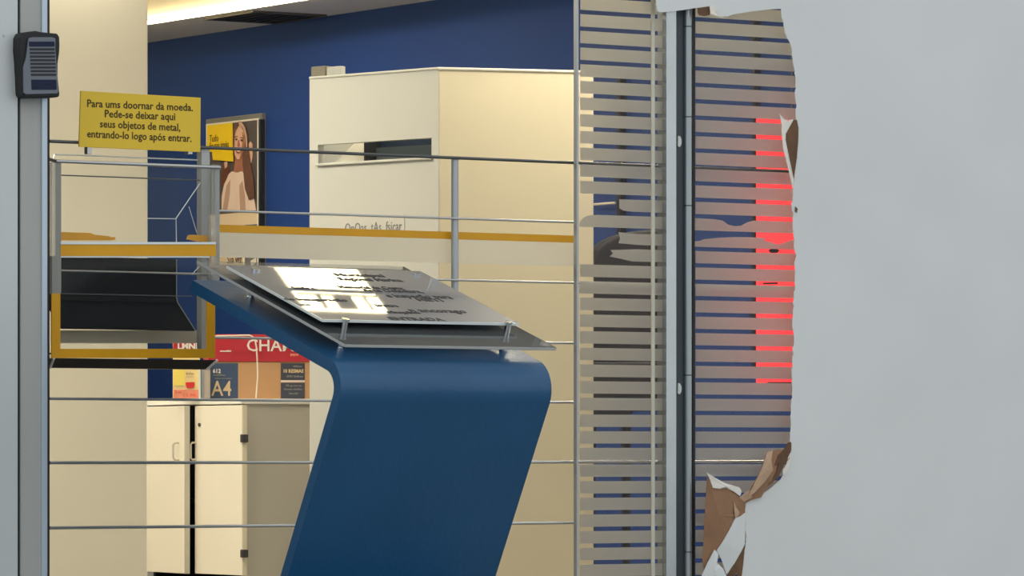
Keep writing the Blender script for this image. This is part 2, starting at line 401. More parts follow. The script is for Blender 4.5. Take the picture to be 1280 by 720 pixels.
# ------------------------------------------------------------------ railing
rail = thing('railing', FAC.M @ Vector((FAC.at(568, 400).x, 0, 0)), TH, 'slim steel railing of horizontal rods on a grey upright', 'railing')
rows = [(203.5, 62, 1000, 'steel_dark', .0042), (278, 272, 720, 'steel', .0032), (353.7, 76, 1000, 'steel', .0030), (429, 262, 720, 'steel', .0034),
        (503, 62, 720, 'steel', .0036), (577.5, 62, 1000, 'steel', .0042), (653.3, 62, 720, 'steel', .0042), (729, 62, 720, 'steel', .0034), (805, 62, 720, 'steel', .0034)]
for y, pa, pb, m, r in rows:
    z = FAC.at(720, y).z
    MB(FAC).tube([(FAC.at(pa, y).x, 0, z), (FAC.at(pb, y).x, 0, z)], r, 10).build('top_rail' if y < 210 else 'rod', m, rail, smooth=True)
sx = FAC.at(568.5, 300, -.012).x
MB(FAC).tube([(sx, .012, 0), (sx, .012, FAC.at(568, 199, -.012).z)], .0095, 14).build('upright', 'aluminium', rail, smooth=True)
MB(FAC).tube([(sx, .012, 0), (sx, .012, .008)], .04, 18).build('foot_plate', 'steel', rail)
sx2 = FAC.at(255, 300, -.012).x
MB(FAC).box((sx2 - .012, .004, FAC.at(255, 440, -.012).z), (sx2 + .012, .02, FAC.at(255, 187, -.012).z)).build('upright', 'acrylic_smoke', rail)

# ------------------------------------------------------------------ striped glass
WO = .03
def zrow(y): return FAC.at(727, y, WO).z
def gap(k): return 15 + 20.85 * k
def striped(name, pa, pb, label, damage):
    w_ = thing(name, FAC.M @ Vector((FAC.at((pa + pb) / 2, 400, WO).x, -WO, 0)), TH); struct(w_, label)
    a = FAC.at(pa, 400, WO).x; b = FAC.at(pb, 400, WO).x
    MB(FAC).box((a, -WO, 0), (b, -WO + .006, TOP)).build('glass_pane', 'hazy_glass', w_)
    for k in range(-12, 40):
        za = zrow(gap(k) + 2.7); zb = zrow(gap(k + 1) - 2.7)
        if zb < 0.02 or za > TOP: continue
        fn = damage.get(k)
        X = lambda px: FAC.at(px, 400, WO).x
        if fn is None: pts = [(a + .003, za), (b, za), (b, zb), (a + .003, zb)]
        else: pts = [(X(px), za + (zb - za) * t) for px, t in fn]
        m = MB(FAC); m.prism([(x, -WO - .0012, z) for x, z in pts], (0, .001, 0)); m.build('frosted_strip', 'frost_film', w_)
    return w_
L, R_ = 724, 833.5
w2 = striped('window_2', L, R_, 'narrow glass pane with torn frosted stripes left of the mullion', {
    11: [(774, .03), (R_, 0), (R_, 1), (790, 1), (779, .93), (774, .75)],
    12: [(729, .25), (734, .1), (745, .0), (R_, 0), (R_, 1), (L, 1), (725, .6)],
    13: [(773, 0), (782, .05), (795, .1), (R_, .05), (R_, 1), (800, 1), (773, .9), (775, .5)],
    14: [(763, .12), (775, .08), (795, 0), (R_, 0), (R_, 1), (790, 1), (775, .8), (762, .65), (766, .4)],
    16: [(L, 0), (R_, 0), (R_, 1), (L, 1), (L, .3), (745, .3), (750, .42), (760, .3), (785, .32), (792, .42), (800, .3), (R_ - 4, .2), (L, .1)][:4]})
ex = FAC.at(721.7, 400, WO + .003).x
MB(FAC).box((ex - .003, -WO - .004, 0), (ex + .0035, -WO + .010, TOP)).build('edge_profile', 'aluminium', w2)
ex = FAC.at(816.5, 400, WO + .003).x
MB(FAC).box((ex - .0065, -WO - .004, 0), (ex + .0025, -WO - .0012, TOP)).build('silicone_joint', 'silicone', w2)
MB(FAC).box((ex + .0025, -WO - .003, 0), (ex + .0055, -WO - .0012, TOP)).build('silicone_edge', 'aluminium_pale', w2)
Ra, Rb = 868, 1500
w3 = striped('window_3', Ra, Rb, 'wide glass pane with frosted stripes behind the torn paper', {
    12: [(Ra, 0), (892, .03), (903, .12), (910, .45), (918, .55), (926, .5), (934, .2), (942, .04), (Rb, 0), (Rb, 1), (Ra, 1)],
    13: [(Ra, .55), (875, .5), (880, .36), (898, .2), (918, .1), (935, .08), (954, .1), (957, .38), (964, .45), (972, .62), (978, .5), (990, .2), (1000, 0), (Rb, 0), (Rb, 1), (Ra, 1)]})

# mullion
mu = thing('window_mullion', FAC.M @ Vector((FAC.at(850, 400, .04).x, -.04, 0)), TH, 'vertical metal mullion with a grey tube between the striped panes', 'mullion')
vbar(MB(FAC), 833, 845.5, .008, .050).build('flat_bar', 'mullion_light', mu, bevel=.001)
vbar(MB(FAC), 845.5, 858, .008, .036).build('channel', 'mullion_dark', mu)
tx = FAC.at(861.5, 400, .046).x
tb = MB(FAC)
zz = [FAC.at(860, y, .046).z for y in (900, 690, 469, 257, 146, 33, -80, -200)]
for za, zb in zip(zz, zz[1:]):
    MB(FAC).tube([(tx, -.040, za + .0015), (tx, -.040, zb - .0015)], .0108, 16).build('tube', 'tube_grey', mu, smooth=True)
MB(FAC).tube([(tx, -.040, 0), (tx, -.040, TOP)], .0094, 12).build('tube_core', 'mullion_dark', mu)
vbar(MB(FAC), 866.2, 868.6, .008, .040).build('gasket', 'black_rubber', mu)
for y in (177, 486):
    p = FAC.at(847.5, y, .0365)
    b = MB(FAC); b.prism([p + Vector((.009 * max(-.45, math.cos(t * .52360)), 0, .016 * math.sin(t * .52360))) for t in range(12)], (0, -.006, 0))
    b.build('clip', 'aluminium_pale', mu, bevel=.002)

# ------------------------------------------------------------------ torn white paper over the glass
PO = .075
rnd = random.Random(3)
edge = [(11, 976), (13, 976.5), (24, 978), (40, 980), (48, 984), (60, 989), (72, 990), (85, 992), (100, 993.5), (118, 994), (132, 994.5), (144, 995), (150, 995.5), (165, 996), (190, 996.5), (205, 995), (222, 993), (236, 991.5), (252, 990), (259, 989),
        (266, 991), (285, 991), (300, 992), (318, 994), (330, 993.5), (345, 994), (365, 993), (385, 992), (405, 991), (415, 991.5), (428, 993), (436, 991), (455, 990), (475, 990.5), (498, 989), (515, 989), (530, 988), (545, 987), (556, 988),
        (570, 987), (585, 983), (598, 976), (608, 966), (616, 955), (622, 944), (628, 933), (640, 931.5), (660, 931.5), (678, 932), (690, 930), (705, 928), (730, 927), (790, 924), (900, 921)]
def edge_at(y):
    for (ya, xa), (yb, xb) in zip(edge, edge[1:]):
        if ya <= y <= yb: return xa + (xb - xa) * (y - ya) / (yb - ya)
    return edge[-1][1]
def wave(px, py):
    return .004 * math.sin(px * .011 + py * .004) + .003 * math.sin(py * .009 - px * .006 + 1) + .0012 * math.sin(px * .03 - py * .021 + 2 * math.sin(py * .011)) + .0006 * math.sin(px * .05 + py * .033)
def pp(px, py, extra=0.0):
    p = FAC.at(px, py, PO); p.y -= extra + wave(px, py) * min(1, max(0, (px - 985) / 60)); return p
paper = thing('torn_paper', FAC.M @ Vector((FAC.at(1150, 400, PO).x, -PO, 0)), TH, 'large white paper sheet over the shop front, torn open at its left', 'paper sheet')
ys = [11 + 3 * i for i in range(240)] + [740, 790, 900]
ts = [0, .004, .012, .025, .045] + [.07 + .93 * i / 34 for i in range(35)]
rows_ = []
drift = 0.0
YT = (-230, -150, -70, -43, -16, 11)
for y in YT[:-1]: rows_.append([pp(976 + (1460 - 976) * t, y) for t in ts])
for y in ys:
    drift = drift * .6 + rnd.uniform(-.8, .8); e0 = edge_at(y) + drift + rnd.uniform(-.4, .4)
    if y == 11: e0 = 976
    rows_.append([pp(e0 + (1460 - e0) * t, y) for t in ts])
sheet = MB(FAC); sheet.grid(rows_)
# strip above the opening
topx = [(818, -9), (820.5, 8), (821.5, 14), (825, 15.5), (832, 15), (842, 14), (854, 12.5), (866, 10.5), (878, 9), (887, 8), (890, 12), (893, 17), (897, 20), (900, 22.5), (904, 20), (909, 21), (915, 18.5), (924, 16.5), (935, 15), (950, 13), (965, 11.5), (976, 11)]
tr_ = []
for px, yb in topx:
    tr_.append([pp(px, y, 0.0) for y, k in ((yb, 1), ((yb - 16) / 2, .7), (-16, .4), (-43, .1), (-70, 0), (-150, 0), (-230, 0))])
sheet.grid(tr_)
so = sheet.build('sheet', ['paper_white'], paper, smooth=True, weld=True)
sm = so.modifiers.new('thickness', 'SOLIDIFY'); sm.thickness = .0016; sm.offset = 0
es_ = so.modifiers.new('split', 'EDGE_SPLIT'); es_.split_angle = math.radians(35)
def flap(name, pts, m, inner=None):
    """torn flap; pts are (px, py, lift in metres in front of the sheet)"""
    b = MB(FAC); P3 = []
    for px, py, l in pts: q = FAC.at(px, py, PO + l); P3.append(q)
    c = sum(P3, Vector()) / len(P3)
    if inner: c = FAC.at(*inner[:2], PO + inner[2])
    n = b.verts(P3); ci = b.verts([c])
    for i in range(len(P3)): b.face([n + i, n + (i + 1) % len(P3), ci])
    o = b.build(name, m, paper); s = o.modifiers.new('thickness', 'SOLIDIFY'); s.thickness = .0014; s.offset = 0
    return o
# right edge tear by the upper opening
flap('torn_flap', [(974, 142, .01), (980, 149, .012), (985, 151, .012), (992, 149, .006), (986, 155, .009), (982, 163, .012), (982, 175, .012), (985, 190, .010), (988, 206, .008), (990, 218, .006), (992, 224, .003), (991, 236, .002), (989, 226, .005), (984, 205, .010), (979, 186, .012), (977, 165, .012), (977, 152, .012)], 'paper_edge', (980.5, 170, .012))
flap('kraft_layer', [(986, 154, .008), (991, 149, .006), (996, 150, .003), (998, 160, .003), (997.5, 178, .003), (995.5, 200, .003), (992, 224, .003), (990, 218, .004), (988, 206, .006), (984, 190, .009), (982, 175, .010), (982, 163, .011)], 'kraft_dark')
flap('kraft_chip', [(994, 258, .003), (997, 261, .004), (996, 266, .003), (994, 264, .003)], 'kraft_dark')
# brown strip curling along the lower edge
flap('kraft_flap', [(988, 552, .012), (984, 557, .016), (979, 562, .018), (972, 562, .018), (966, 563, .018), (959, 564, .016), (955, 575, .018), (951, 587, .020), (946, 597, .020), (940, 607, .018), (937, 614, .014), (931, 617, .010), (926, 622, .008), (932, 628, .006), (942, 624, .010), (951, 622, .012), (958, 610, .014), (966, 604, .016), (974, 590, .014), (979, 580, .012), (985, 572, .010), (988, 564, .008)], 'kraft_brown', (958, 594, .026))
flap('kraft_fringe', [(985, 553, .018), (979, 563, .022), (972, 570, .022), (968, 582, .023), (974, 578, .022), (970, 592, .020), (960, 606, .018), (972, 598, .018), (979, 582, .018), (986, 574, .014), (989, 562, .012), (989, 553, .014)], 'kraft_dark', (977, 578, .020))
flap('kraft_ridge', [(959, 565, .020), (966, 563, .022), (964, 575, .026), (966, 588, .026), (956, 602, .024), (944, 615, .020), (935, 622, .014), (938, 614, .018), (947, 597, .023), (952, 586, .024)], 'kraft_pale', (957, 588, .030))
flap('paper_fringe', [(988, 566, .014), (985, 572, .016), (983, 580, .014), (978, 588, .012), (979, 594, .011), (983, 590, .012), (986, 584, .012), (988, 575, .010)], 'paper_edge')
flap('kraft_pale', [(937, 612, .016), (930, 617, .014), (924, 622, .012), (930, 627, .010), (940, 622, .012)], 'kraft_pale')
# large brown flap hanging left of the lower edge
flap('kraft_flap', [(884, 594, .012), (890, 608, .014), (900, 610, .016), (910, 610, .016), (918, 613, .014), (923, 620, .012), (931, 627, .008), (931, 640, .006), (926, 645, .012), (917, 648, .014), (912, 664, .016), (903, 678, .016), (894, 690, .014), (888, 700, .012), (880, 714, .008), (878, 700, .010), (880, 660, .012), (882, 625, .012)], 'kraft_brown', (900, 645, .026))
flap('torn_flap', [(883, 590, .016), (893, 597, .020), (906, 604, .022), (917, 607, .020), (924, 609, .016), (927, 614, .014), (925, 620, .014), (920, 616, .017), (912, 612, .020), (906, 609, .020), (900, 611, .020), (891, 610, .018), (888, 601, .016)], 'paper_edge', (908, 608, .024))
flap('torn_flap', [(917, 626, .018), (920, 634, .018), (924, 640, .016), (923, 644, .016), (919, 648, .018), (918, 640, .020)], 'kraft_pale')
# white lower flaps
flap('white_flap', [(931, 641, .010), (926, 645, .014), (919, 648, .016), (912, 662, .020), (904, 676, .020), (896, 688, .018), (902, 700, .014), (908, 718, .010), (918, 704, .010), (926, 690, .010), (931, 680, .008)], 'paper_white', (914, 684, .018))
flap('white_flap', [(893, 687, .020), (898, 692, .020), (896, 704, .018), (903, 710, .016), (909, 722, .012), (912, 760, .010), (870, 770, .010), (876, 722, .012), (884, 704, .016)], 'paper_white', (893, 712, .026))
flap('kraft_layer', [(931, 680, .004), (926, 690, .005), (918, 704, .005), (909, 719, .005), (914, 735, .004), (920, 712, .005), (924, 740, .004), (929, 705, .004)], 'kraft_dark')
# ragged grey bit at the top corner of the opening
flap('torn_corner', [(872, 10, .002), (886, 8, .002), (888, 14, .003), (887, 19, .003), (880, 20, .002), (874, 19, .002), (872, 16, .002)], 'kraft_dark')
flap('torn_curl', [(887, 7, .010), (894, 7, .012), (896, 14, .012), (900, 22, .008), (893, 19, .012), (888, 17, .010)], 'paper_edge')

# ------------------------------------------------------------------ yellow sign on the rail
sgp = FAC.at(175, 190, .012)
sg = thing('yellow_sign', FAC.M @ Vector((sgp.x, -.012, sgp.z)), TH, 'yellow notice board standing on the railing above the clear box', 'sign')
pts = [FAC.at(99, 183.5, .012), FAC.at(250.5, 190.2, .012), FAC.at(251, 122, .012), FAC.at(101, 113.5, .012)]
MB(FAC).prism(pts, (0, .005, 0)).build('board', 'yellow_sign', sg, bevel=.0008)
for s, xa, ya, xb, yb in (('Para ums doornar da moeda.', 109, 129.5, 241, 134.8), ('Pede-se deixar aqui', 131, 142.3, 219, 146.3), ('seus objetos de metal,', 125, 155.0, 225.5, 159.8), ('entrando-lo logo após entrar.', 109, 167.5, 239.5, 173.4)):
    pa = FAC.at(xa, ya, .0125); pb = FAC.at(xb, yb, .0125); c = (pa + pb) / 2
    M = plate_M(FAC, c) @ Matrix.Rotation(math.atan2(pb.z - pa.z, pb.x - pa.x), 4, 'Z')
    lettering('lettering', s, .0265, M, 'ink_brown', sg, width=(pb - pa).length, weight=.0003)
for px in (112, 238):
    q = FAC.at(px, 186.5, .010); MB(FAC).box((q.x - .006, -.010, q.z - .012), (q.x + .006, .006, q.z + .012)).build('clip', 'steel', sg)

# ------------------------------------------------------------------ clear deposit box with yellow tape
bxp = FAC.at(168, 459, .02)
bx = thing('deposit_box', FAC.M @ Vector((bxp.x, -.02, bxp.z)), TH, 'clear acrylic deposit box with yellow edges and a black chute', 'deposit box')
def bar(px0, py0, px1, py1, off, th, name, m, bevel=0.0):
    b = poly(FAC, [(px0, py0), (px1, py0), (px1, py1), (px0, py1)], off, th); return b.build(name, m, bx, bevel=bevel)
F0 = .055
sl = .040
def bq(px, py, off): return FAC.at(px, py, off)
bar(76, 322, 260, 436, F0 - .003, .003, 'front_panel', 'acrylic')
bar(77, 205, 268, 306, F0 - .003, .003, 'upper_panel', 'acrylic')
bar(76, 305.5, 270, 320, F0 + .002, .003, 'yellow_edge', 'yellow_tape')
bar(64.5, 367, 75.5, 447.5, F0 + .003, .004, 'yellow_edge', 'yellow_tape')
bar(75.5, 436, 258.5, 447.5, F0 + .003, .004, 'yellow_edge', 'yellow_tape')
bar(258.5, 369, 269, 447.5, F0 + .003, .004, 'yellow_edge', 'yellow_tape')
bar(76, 302.5, 270, 305.5, F0 + .004, .004, 'shelf_edge', 'acrylic_edge')
bar(76, 320, 262, 322, F0 + .001, .003, 'shelf_edge', 'acrylic_edge')
bar(65, 203, 76.5, 367, F0 + .001, .03, 'corner_post', 'acrylic_post')
bar(264.5, 206, 274.5, 369, F0 - .02, .02, 'corner_post', 'acrylic_post')
bar(249, 191, 261, 436, -.02, .012, 'back_post', 'acrylic_smoke')
p0, p1 = bq(70, 201.5, F0), bq(275, 206, F0)
MB(FAC).tube([p0 - Vector((.012, -.03, -.008)), p0, Vector((p1.x, p0.y, p0.z)), Vector((p1.x, p0.y + .03, p0.z))], .0045, 10).build('front_rail', 'steel', bx, smooth=True)
p0, p1 = bq(77, 219, 0.02), bq(250, 223, 0.02)
MB(FAC).tube([p0, Vector((p1.x, p0.y, p0.z))], .0016, 8).build('inner_rod', 'steel_dark', bx)
p0, p1 = bq(68, 193, -.025), bq(262, 199, -.025)
MB(FAC).tube([bq(66, 203, .03), p0, Vector((p1.x, p0.y, p0.z))], .0018, 8).build('back_rim', 'acrylic_edge', bx)
MB(FAC).tube([bq(76, 367, F0 + .006), Vector((bq(240, 367, F0 + .006).x, -F0 - .006, bq(76, 367, F0 + .006).z))], .0013, 8).build('shelf_line', 'steel_dark', bx)
for line in ([(184, 273, .01), (220, 273.5, .01), (220.5, 303, .01)], [(220, 273, .01), (250, 229, -.01)], [(240, 343, .02), (249, 333, .02)], [(236, 258, .0), (246, 291, .02)]):
    MB(FAC).tube([bq(*q) for q in line], .0013 if line[0][0] != 236 else .0007, 8).build('acrylic_seam', 'acrylic_edge', bx)
# yellow fragments in the rear plane of the box
poly(FAC, [(76.5, 290), (113, 291), (119, 293.5), (136, 295), (139, 296.5), (144, 296), (144.5, 299.5), (138, 300.5), (76.5, 300.5)], .005, .001).build('yellow_fragment', 'yellow_tape', bx)
poly(FAC, [(235, 294), (240, 293.3), (268, 295), (268, 303), (244, 301.5), (238, 300), (233, 299)], .005, .001).build('yellow_fragment', 'yellow_tape', bx)
# black chute: upright back, then a slope running out to the front
q0 = bq(76, 320, -.05); q1 = bq(220, 321, -.05); q2 = bq(221, 375, -.05); q3 = bq(246, 413, .045)
ch = MB(FAC)
prof = [(q0.y, q0.z), (q2.y, q2.z + .006), (q2.y - .005, q2.z - .006), (q3.y, q3.z)]
back_ = [(y + .004, z - .002) for y, z in prof]
xa = bq(54, 380, -.05).x; xb = q1.x
ring = prof + back_[::-1]
ch.prism([(xa, y, z) for y, z in ring], (xb - xa + .001, 0, 0))
ch.build('chute', 'chute_black', bx, bevel=.001)
lip = MB(FAC); lip.tube([(xb + .001, y - .001, z) for y, z in prof], .0012, 6); lip.build('chute_edge', 'acrylic_smoke', bx)
# pale rear sheet below the chute and dark floor
bar(76, 413, 251, 429, -.045, .002, 'rear_sheet', 'film_grey')
fl = MB(FAC); a = bq(76, 442, F0 - .003); b = bq(222, 442, F0 - .003)
fl.box((a.x, a.y, a.z - .001), (b.x, a.y + .06, a.z + .003)); fl.build('floor_sheet', 'dark_inside', bx)
# slanting dark underside
e0, e1 = bq(66, 447.5, F0), bq(270, 447.5, F0); g0, g1 = bq(62.5, 459.5, F0 - sl), bq(258, 459.5, F0 - sl)
e1.z = e0.z; g1.z = g0.z
un = MB(FAC); un.hexa([g0, g1, g1 + Vector((0, .05, 0)), g0 + Vector((0, .05, 0)), e0, e1, e1 + Vector((0, .09, 0)), e0 + Vector((0, .09, 0))]); un.build('base', 'chute_black', bx)
for e, g in ((e0, g0), (e1, g1)):
    d = Vector((0, -.002, 0)); MB(FAC).tube([e + d + Vector((.002, 0, 0)), g + d], .0034, 8).build('base_highlight', 'ink_white', bx)  # white tubes standing for highlights along the acrylic base corners

# ------------------------------------------------------------------ lectern
PHI = math.radians(35.57); TI = math.radians(18.27); LE = math.radians(28)
AL = Vector((-.3847, 11.3, .6949)); WL = .615
LM = Matrix.Translation((AL.x, AL.y, 0)) @ Matrix.Rotation(PHI, 4, 'Z')      # x along the front, y to the back
ZA = AL.z
ct, st = math.cos(TI), math.sin(TI)
def lp(x, q, n): return Vector((x, q * ct - n * st, ZA + q * st + n * ct))     # on the sloping top: q up the slope, n off it
cen = LM @ Vector((WL / 2, .2, 0))
le = thing('lectern', cen, PHI, 'blue folded sheet lectern with a clear text plate on top', 'lectern')
# profile of the folded sheet: outer line = top, bend, leg
r = .075; TK = .030
d1 = Vector((ct, st)); d2 = Vector((math.sin(LE), -math.cos(LE)))               # directions away from the fold (back, up)
ang = math.acos(d1.dot(d2)); tl = r / math.tan(ang / 2)
bis = (d1 + d2).normalized(); cc = bis * (r / math.sin(ang / 2))
def arc(rad, n=16):
    s = d1 * tl - cc; e = d2 * tl - cc; a0 = math.atan2(s.y, s.x); a1 = math.atan2(e.y, e.x)
    if a1 < a0: a1 += 2 * math.pi
    if a1 - a0 > math.pi: a1 -= 2 * math.pi
    return [cc + Vector((math.cos(a0 + (a1 - a0) * i / n), math.sin(a0 + (a1 - a0) * i / n))) * rad for i in range(n + 1)]
legL = ZA / math.cos(LE)
n1 = Vector((st, -ct)); n2 = Vector((math.cos(LE), math.sin(LE)))
outer = [d1 * .735] + arc(r) + [d2 * legL]
inner_ = [d1 * .735 + n1 * TK] + arc(r - TK) + [d2 * legL + n2 * TK + Vector((0, 0))]
b = MB(M=LM); k = len(outer)
def strip(xx): return b.verts([(xx, p.x, ZA + p.y) for p in outer] + [(xx, p.x, ZA + p.y) for p in inner_])
A = strip(0); B_ = strip(WL)
for i in range(k - 1):
    b.face([A + i, A + i + 1, B_ + i + 1, B_ + i]); b.face([A + k + i, B_ + k + i, B_ + k + i + 1, A + k + i + 1])
    b.face([A + i, A + k + i, A + k + i + 1, A + i + 1]); b.face([B_ + i, B_ + i + 1, B_ + k + i + 1, B_ + k + i])
b.face([A, B_, B_ + k, A + k]); b.face([A + k - 1, A + 2 * k - 1, B_ + 2 * k - 1, B_ + k - 1])
# drop what falls below the floor line
for v in b.v: v.z = max(v.z, 0.004)
b.build('folded_sheet', 'lectern_blue', le, smooth=True)
fx = d2 * legL
MB(M=LM).box((-.03, fx.x - .30, 0), (WL + .03, fx.x + .22, .012)).build('base_plate', 'lectern_blue', le, bevel=.003)
def slab(x0, x1, q0, q1, n0, n1):
    return MB(M=LM).hexa([lp(x0, q0, n0), lp(x1, q0, n0), lp(x1, q1, n0), lp(x0, q1, n0), lp(x0, q0, n1), lp(x1, q0, n1), lp(x1, q1, n1), lp(x0, q1, n1)])
slab(0, WL, .032, .727, .044, .052).build('clear_sheet', 'acrylic_sheet', le)
sb = MB(M=LM)
for x0, x1, q0, q1 in ((-.0005, WL + .0005, .0305, .0320), (-.0012, .0005, .032, .727)):
    for v in (0,): sb.hexa([lp(x0, q0, .045), lp(x1, q0, .045), lp(x1, q1, .045), lp(x0, q1, .045), lp(x0, q0, .0515), lp(x1, q0, .0515), lp(x1, q1, .0515), lp(x0, q1, .0515)])
sb.build('sheet_edge', 'acrylic_smoke', le)
tp = slab(.016, WL - .024, .167, .615, .066, .072).build('text_plate', 'plate_grey', le)
pe = MB(M=LM)
for x0, x1, q0, q1 in ((.015, WL - .023, .165, .167), (.014, .016, .167, .615)):
    pe.hexa([lp(x0, q0, .066), lp(x1, q0, .066), lp(x1, q1, .066), lp(x0, q1, .066), lp(x0, q0, .0722), lp(x1, q0, .0722), lp(x1, q1, .0722), lp(x0, q1, .0722)])
pe.build('plate_edge', 'acrylic_edge', le)
for x, q in ((.077, .160), (.555, .160), (.077, .58), (.555, .58)):
    s_ = MB(M=LM).tube([lp(x, q, 0), lp(x, q, .074)], .0075, 14).build('standoff', 'chrome', le, smooth=True)
    MB(M=LM).tube([lp(x, q, .0722), lp(x, q, .077)], .010, 14).build('standoff_cap', 'chrome', s_, smooth=True)
    MB(M=LM).tube([lp(x, q, 0), lp(x, q, .006)], .010, 14).build('standoff_foot', 'chrome', s_, smooth=True)
# printed text, letters lying on the plate
PN = .0724
Nw = (LM.to_3x3() @ Vector((0, -st, ct)))
def plate_hit(px, py):
    d = Vector(((px - 640) / FPX, 1, (HOR - py) / FPX)); o = Vector((0, 0, EYE)); p0 = LM @ lp(0, 0, PN)
    h = o + d * ((p0 - o).dot(Nw) / d.dot(Nw)); q = LM.inverted() @ h
    qq = (q.z - ZA - PN * ct) / st
    return q.x, qq
def plate_mat(x, q):
    m = Matrix.Identity(4)
    ax = Vector((1, 0, 0)); ay = Vector((0, ct, st)); az = Vector((0, -st, ct)); p = lp(x, q, PN)
    for i in range(3): m[i][0] = ax[i]; m[i][1] = ay[i]; m[i][2] = az[i]; m[i][3] = p[i]
    return LM @ m
for s, xa, xb, y, h, ink in (('Municipal', 420, 478, 344, .034, 'ink_black'), ('Regional Marina', 425, 500, 349.5, .036, 'ink_black'),
                  ('Memorial da Costa:', 425, 502, 359.5, .034, 'ink_black'), ('Arte Dolselara,', 455, 526, 363.5, .036, 'ink_black'),
                  ('e inspeção para', 484, 562, 370.5, .042, 'ink_black'), ('METI', 522, 552, 375, .034, 'ink_black'),
                  ('intn', 470, 496, 382, .03, 'ink_black'), ('n ancorago', 512, 580, 388.5, .042, 'ink_black'), ('tributgyiinos', 484, 524, 390.5, .026, 'ink_black'),
                  ('ENTRADA', 488, 553, 399, .036, 'ink_black'), ('Sessão e', 366, 392, 360, .03, 'ink_black'), ('de inauguração', 356, 432, 374.5, .028, 'ink_black'), ('ano', 372, 388, 380.5, .02, 'ink_grey')):
    x0, q0 = plate_hit(xa, y); x1, q1 = plate_hit(xb, y); 
    lettering('lettering', s, h, plate_mat((x0 + x1) / 2, (q0 + q1) / 2), ink, le, width=abs(x1 - x0), weight=.0008)

# ------------------------------------------------------------------ white kiosk
Bc = Vector(((548 - 640) / FPX * 14.9, 14.9, 0))
KL = Frame(Bc.x, Bc.y, math.atan2(-6000, 6490)); KR = Frame(Bc.x, Bc.y, math.atan2(6000, 20800))
ZK = KL.at(548, 85.5).z
ki = thing('kiosk', (Bc.x, Bc.y + .3, 0), KR.a, 'tall white kiosk with a letter slot, standing before the blue wall', 'kiosk')
xl = KL.at(387, 300).x
s0 = KL.at(397.5, 204.5); s1 = KL.at(539.5, 173)
zb = s0.z; zt = KL.at(397.5, 181).z
lp_ = MB(KL)
T = .03
lp_.box((xl, 0, 0), (0, T, zb)).box((xl, 0, zt), (0, T, ZK)).box((xl, 0, zb), (s0.x, T, zt)).box((s1.x, 0, zb), (0, T, zt))
lp_.build('slot_panel', 'kiosk_dimmed', ki)
xr = KR.at(742, 300).x
MB(KR).box((0, 0, 0), (xr, T, ZK)).build('front_panel', 'cream_lit', ki, bevel=.004)
# back panels closing the body (open at the top)
A3 = KL.M @ Vector((xl, 0, 0)); C3 = KR.M @ Vector((xr, 0, 0)); B3 = Bc; D3 = A3 + C3 - B3
bk = MB(); bk.hexa([A3, D3, D3 + Vector((.02, .03, 0)), A3 + Vector((.0, .03, 0)), A3 + Vector((0, 0, ZK)), D3 + Vector((0, 0, ZK)), D3 + Vector((.02, .03, ZK)), A3 + Vector((0, .03, ZK))]); bk.build('back_panel', 'kiosk_dimmed', ki)
bk = MB(); bk.hexa([C3, C3 + Vector((0, .03, 0)), D3 + Vector((.02, .03, 0)), D3, C3 + Vector((0, 0, ZK)), C3 + Vector((0, .03, ZK)), D3 + Vector((.02, .03, ZK)), D3 + Vector((0, 0, ZK))]); bk.build('side_panel', 'kiosk_dimmed', ki)
# rim along the top edges
MB(KR).box((-.002, -.004, ZK - .004), (xr, T, ZK + .004)).build('top_rim', 'cabinet_top', ki, bevel=.002)
MB(KL).box((xl, -.004, ZK - .004), (.002, T, ZK + .004)).build('top_rim', 'kiosk_dimmed', ki, bevel=.002)
# slot: ledge, lit inner cassette, grey divider
MB(KL).box((s0.x - .004, -.010, zb - .008), (s1.x + .004, T, zb)).build('slot_ledge', 'kiosk_dimmed', ki, bevel=.002)
c0 = KL.at(413, 190, -.09).x; c1 = KL.at(466, 190, -.09).x; c2 = KL.at(467.5, 190, -.09).x; c3 = KL.at(560, 190, -.09).x
MB(KL).hexa([(c0 - .02, .045, zb - .02), (c1, .055, zb - .02), (c1, .20, zb - .02), (c0 - .02, .20, zb - .02), (c0, .14, zt + .03), (c1, .15, zt + .03), (c1, .20, zt + .03), (c0, .20, zt + .03)]).build('inner_cassette', 'cabinet_top', ki)
MB(KL).box((c1, .05, zb - .02), (c2, .18, zt + .03)).build('cassette_edge', 'frame_black', ki)
MB(KL).box((c2, .10, zb - .02), (c3, .14, zt - .012)).build('divider', 'kiosk_inner', ki)
MB(KL).box((c2, .12, zt - .012), (c3, .14, zt + .03)).build('divider_cap', 'label_navy', ki)
# paper notice on the slot side
q = KL.at(424, 271); q2 = KL.at(506, 318)
nt_ = MB(KL).box((q.x, -.002, q.z), (q2.x, -.0005, q2.z)).build('notice_paper', 'notice_paper')
tag(nt_, 'white paper notice stuck on the kiosk, half hidden by yellow tape', 'notice')
ROOT[nt_.name] = nt_.matrix_world.copy()
pa = KL.at(431, 285, .003); pb = KL.at(502, 284, .003)
lettering('lettering', 'OnOas  tAs  fsicar', .045, plate_M(KL, (pa + pb) / 2 ), 'ink_grey', nt_, width=pb.x - pa.x)
# little grey block on the kiosk
q0 = KL.at(393, 97, -.02); q1 = KL.at(408, 86, -.02)
bl = thing('sensor_block', KL.M @ Vector((q0.x, .03, ZK + .004)), KL.a, 'small grey block on the top left corner of the kiosk', 'sensor')
MB(KL).box((q0.x, .004, ZK + .004), (q0.x + .065, .03, ZK + .036)).build('front_half', 'block_grey', bl, bevel=.003)
MB(KL).box((q0.x + .066, .008, ZK + .004), (q0.x + .13, .03, ZK + .032)).build('rear_half', 'aluminium_dark', bl, bevel=.003)

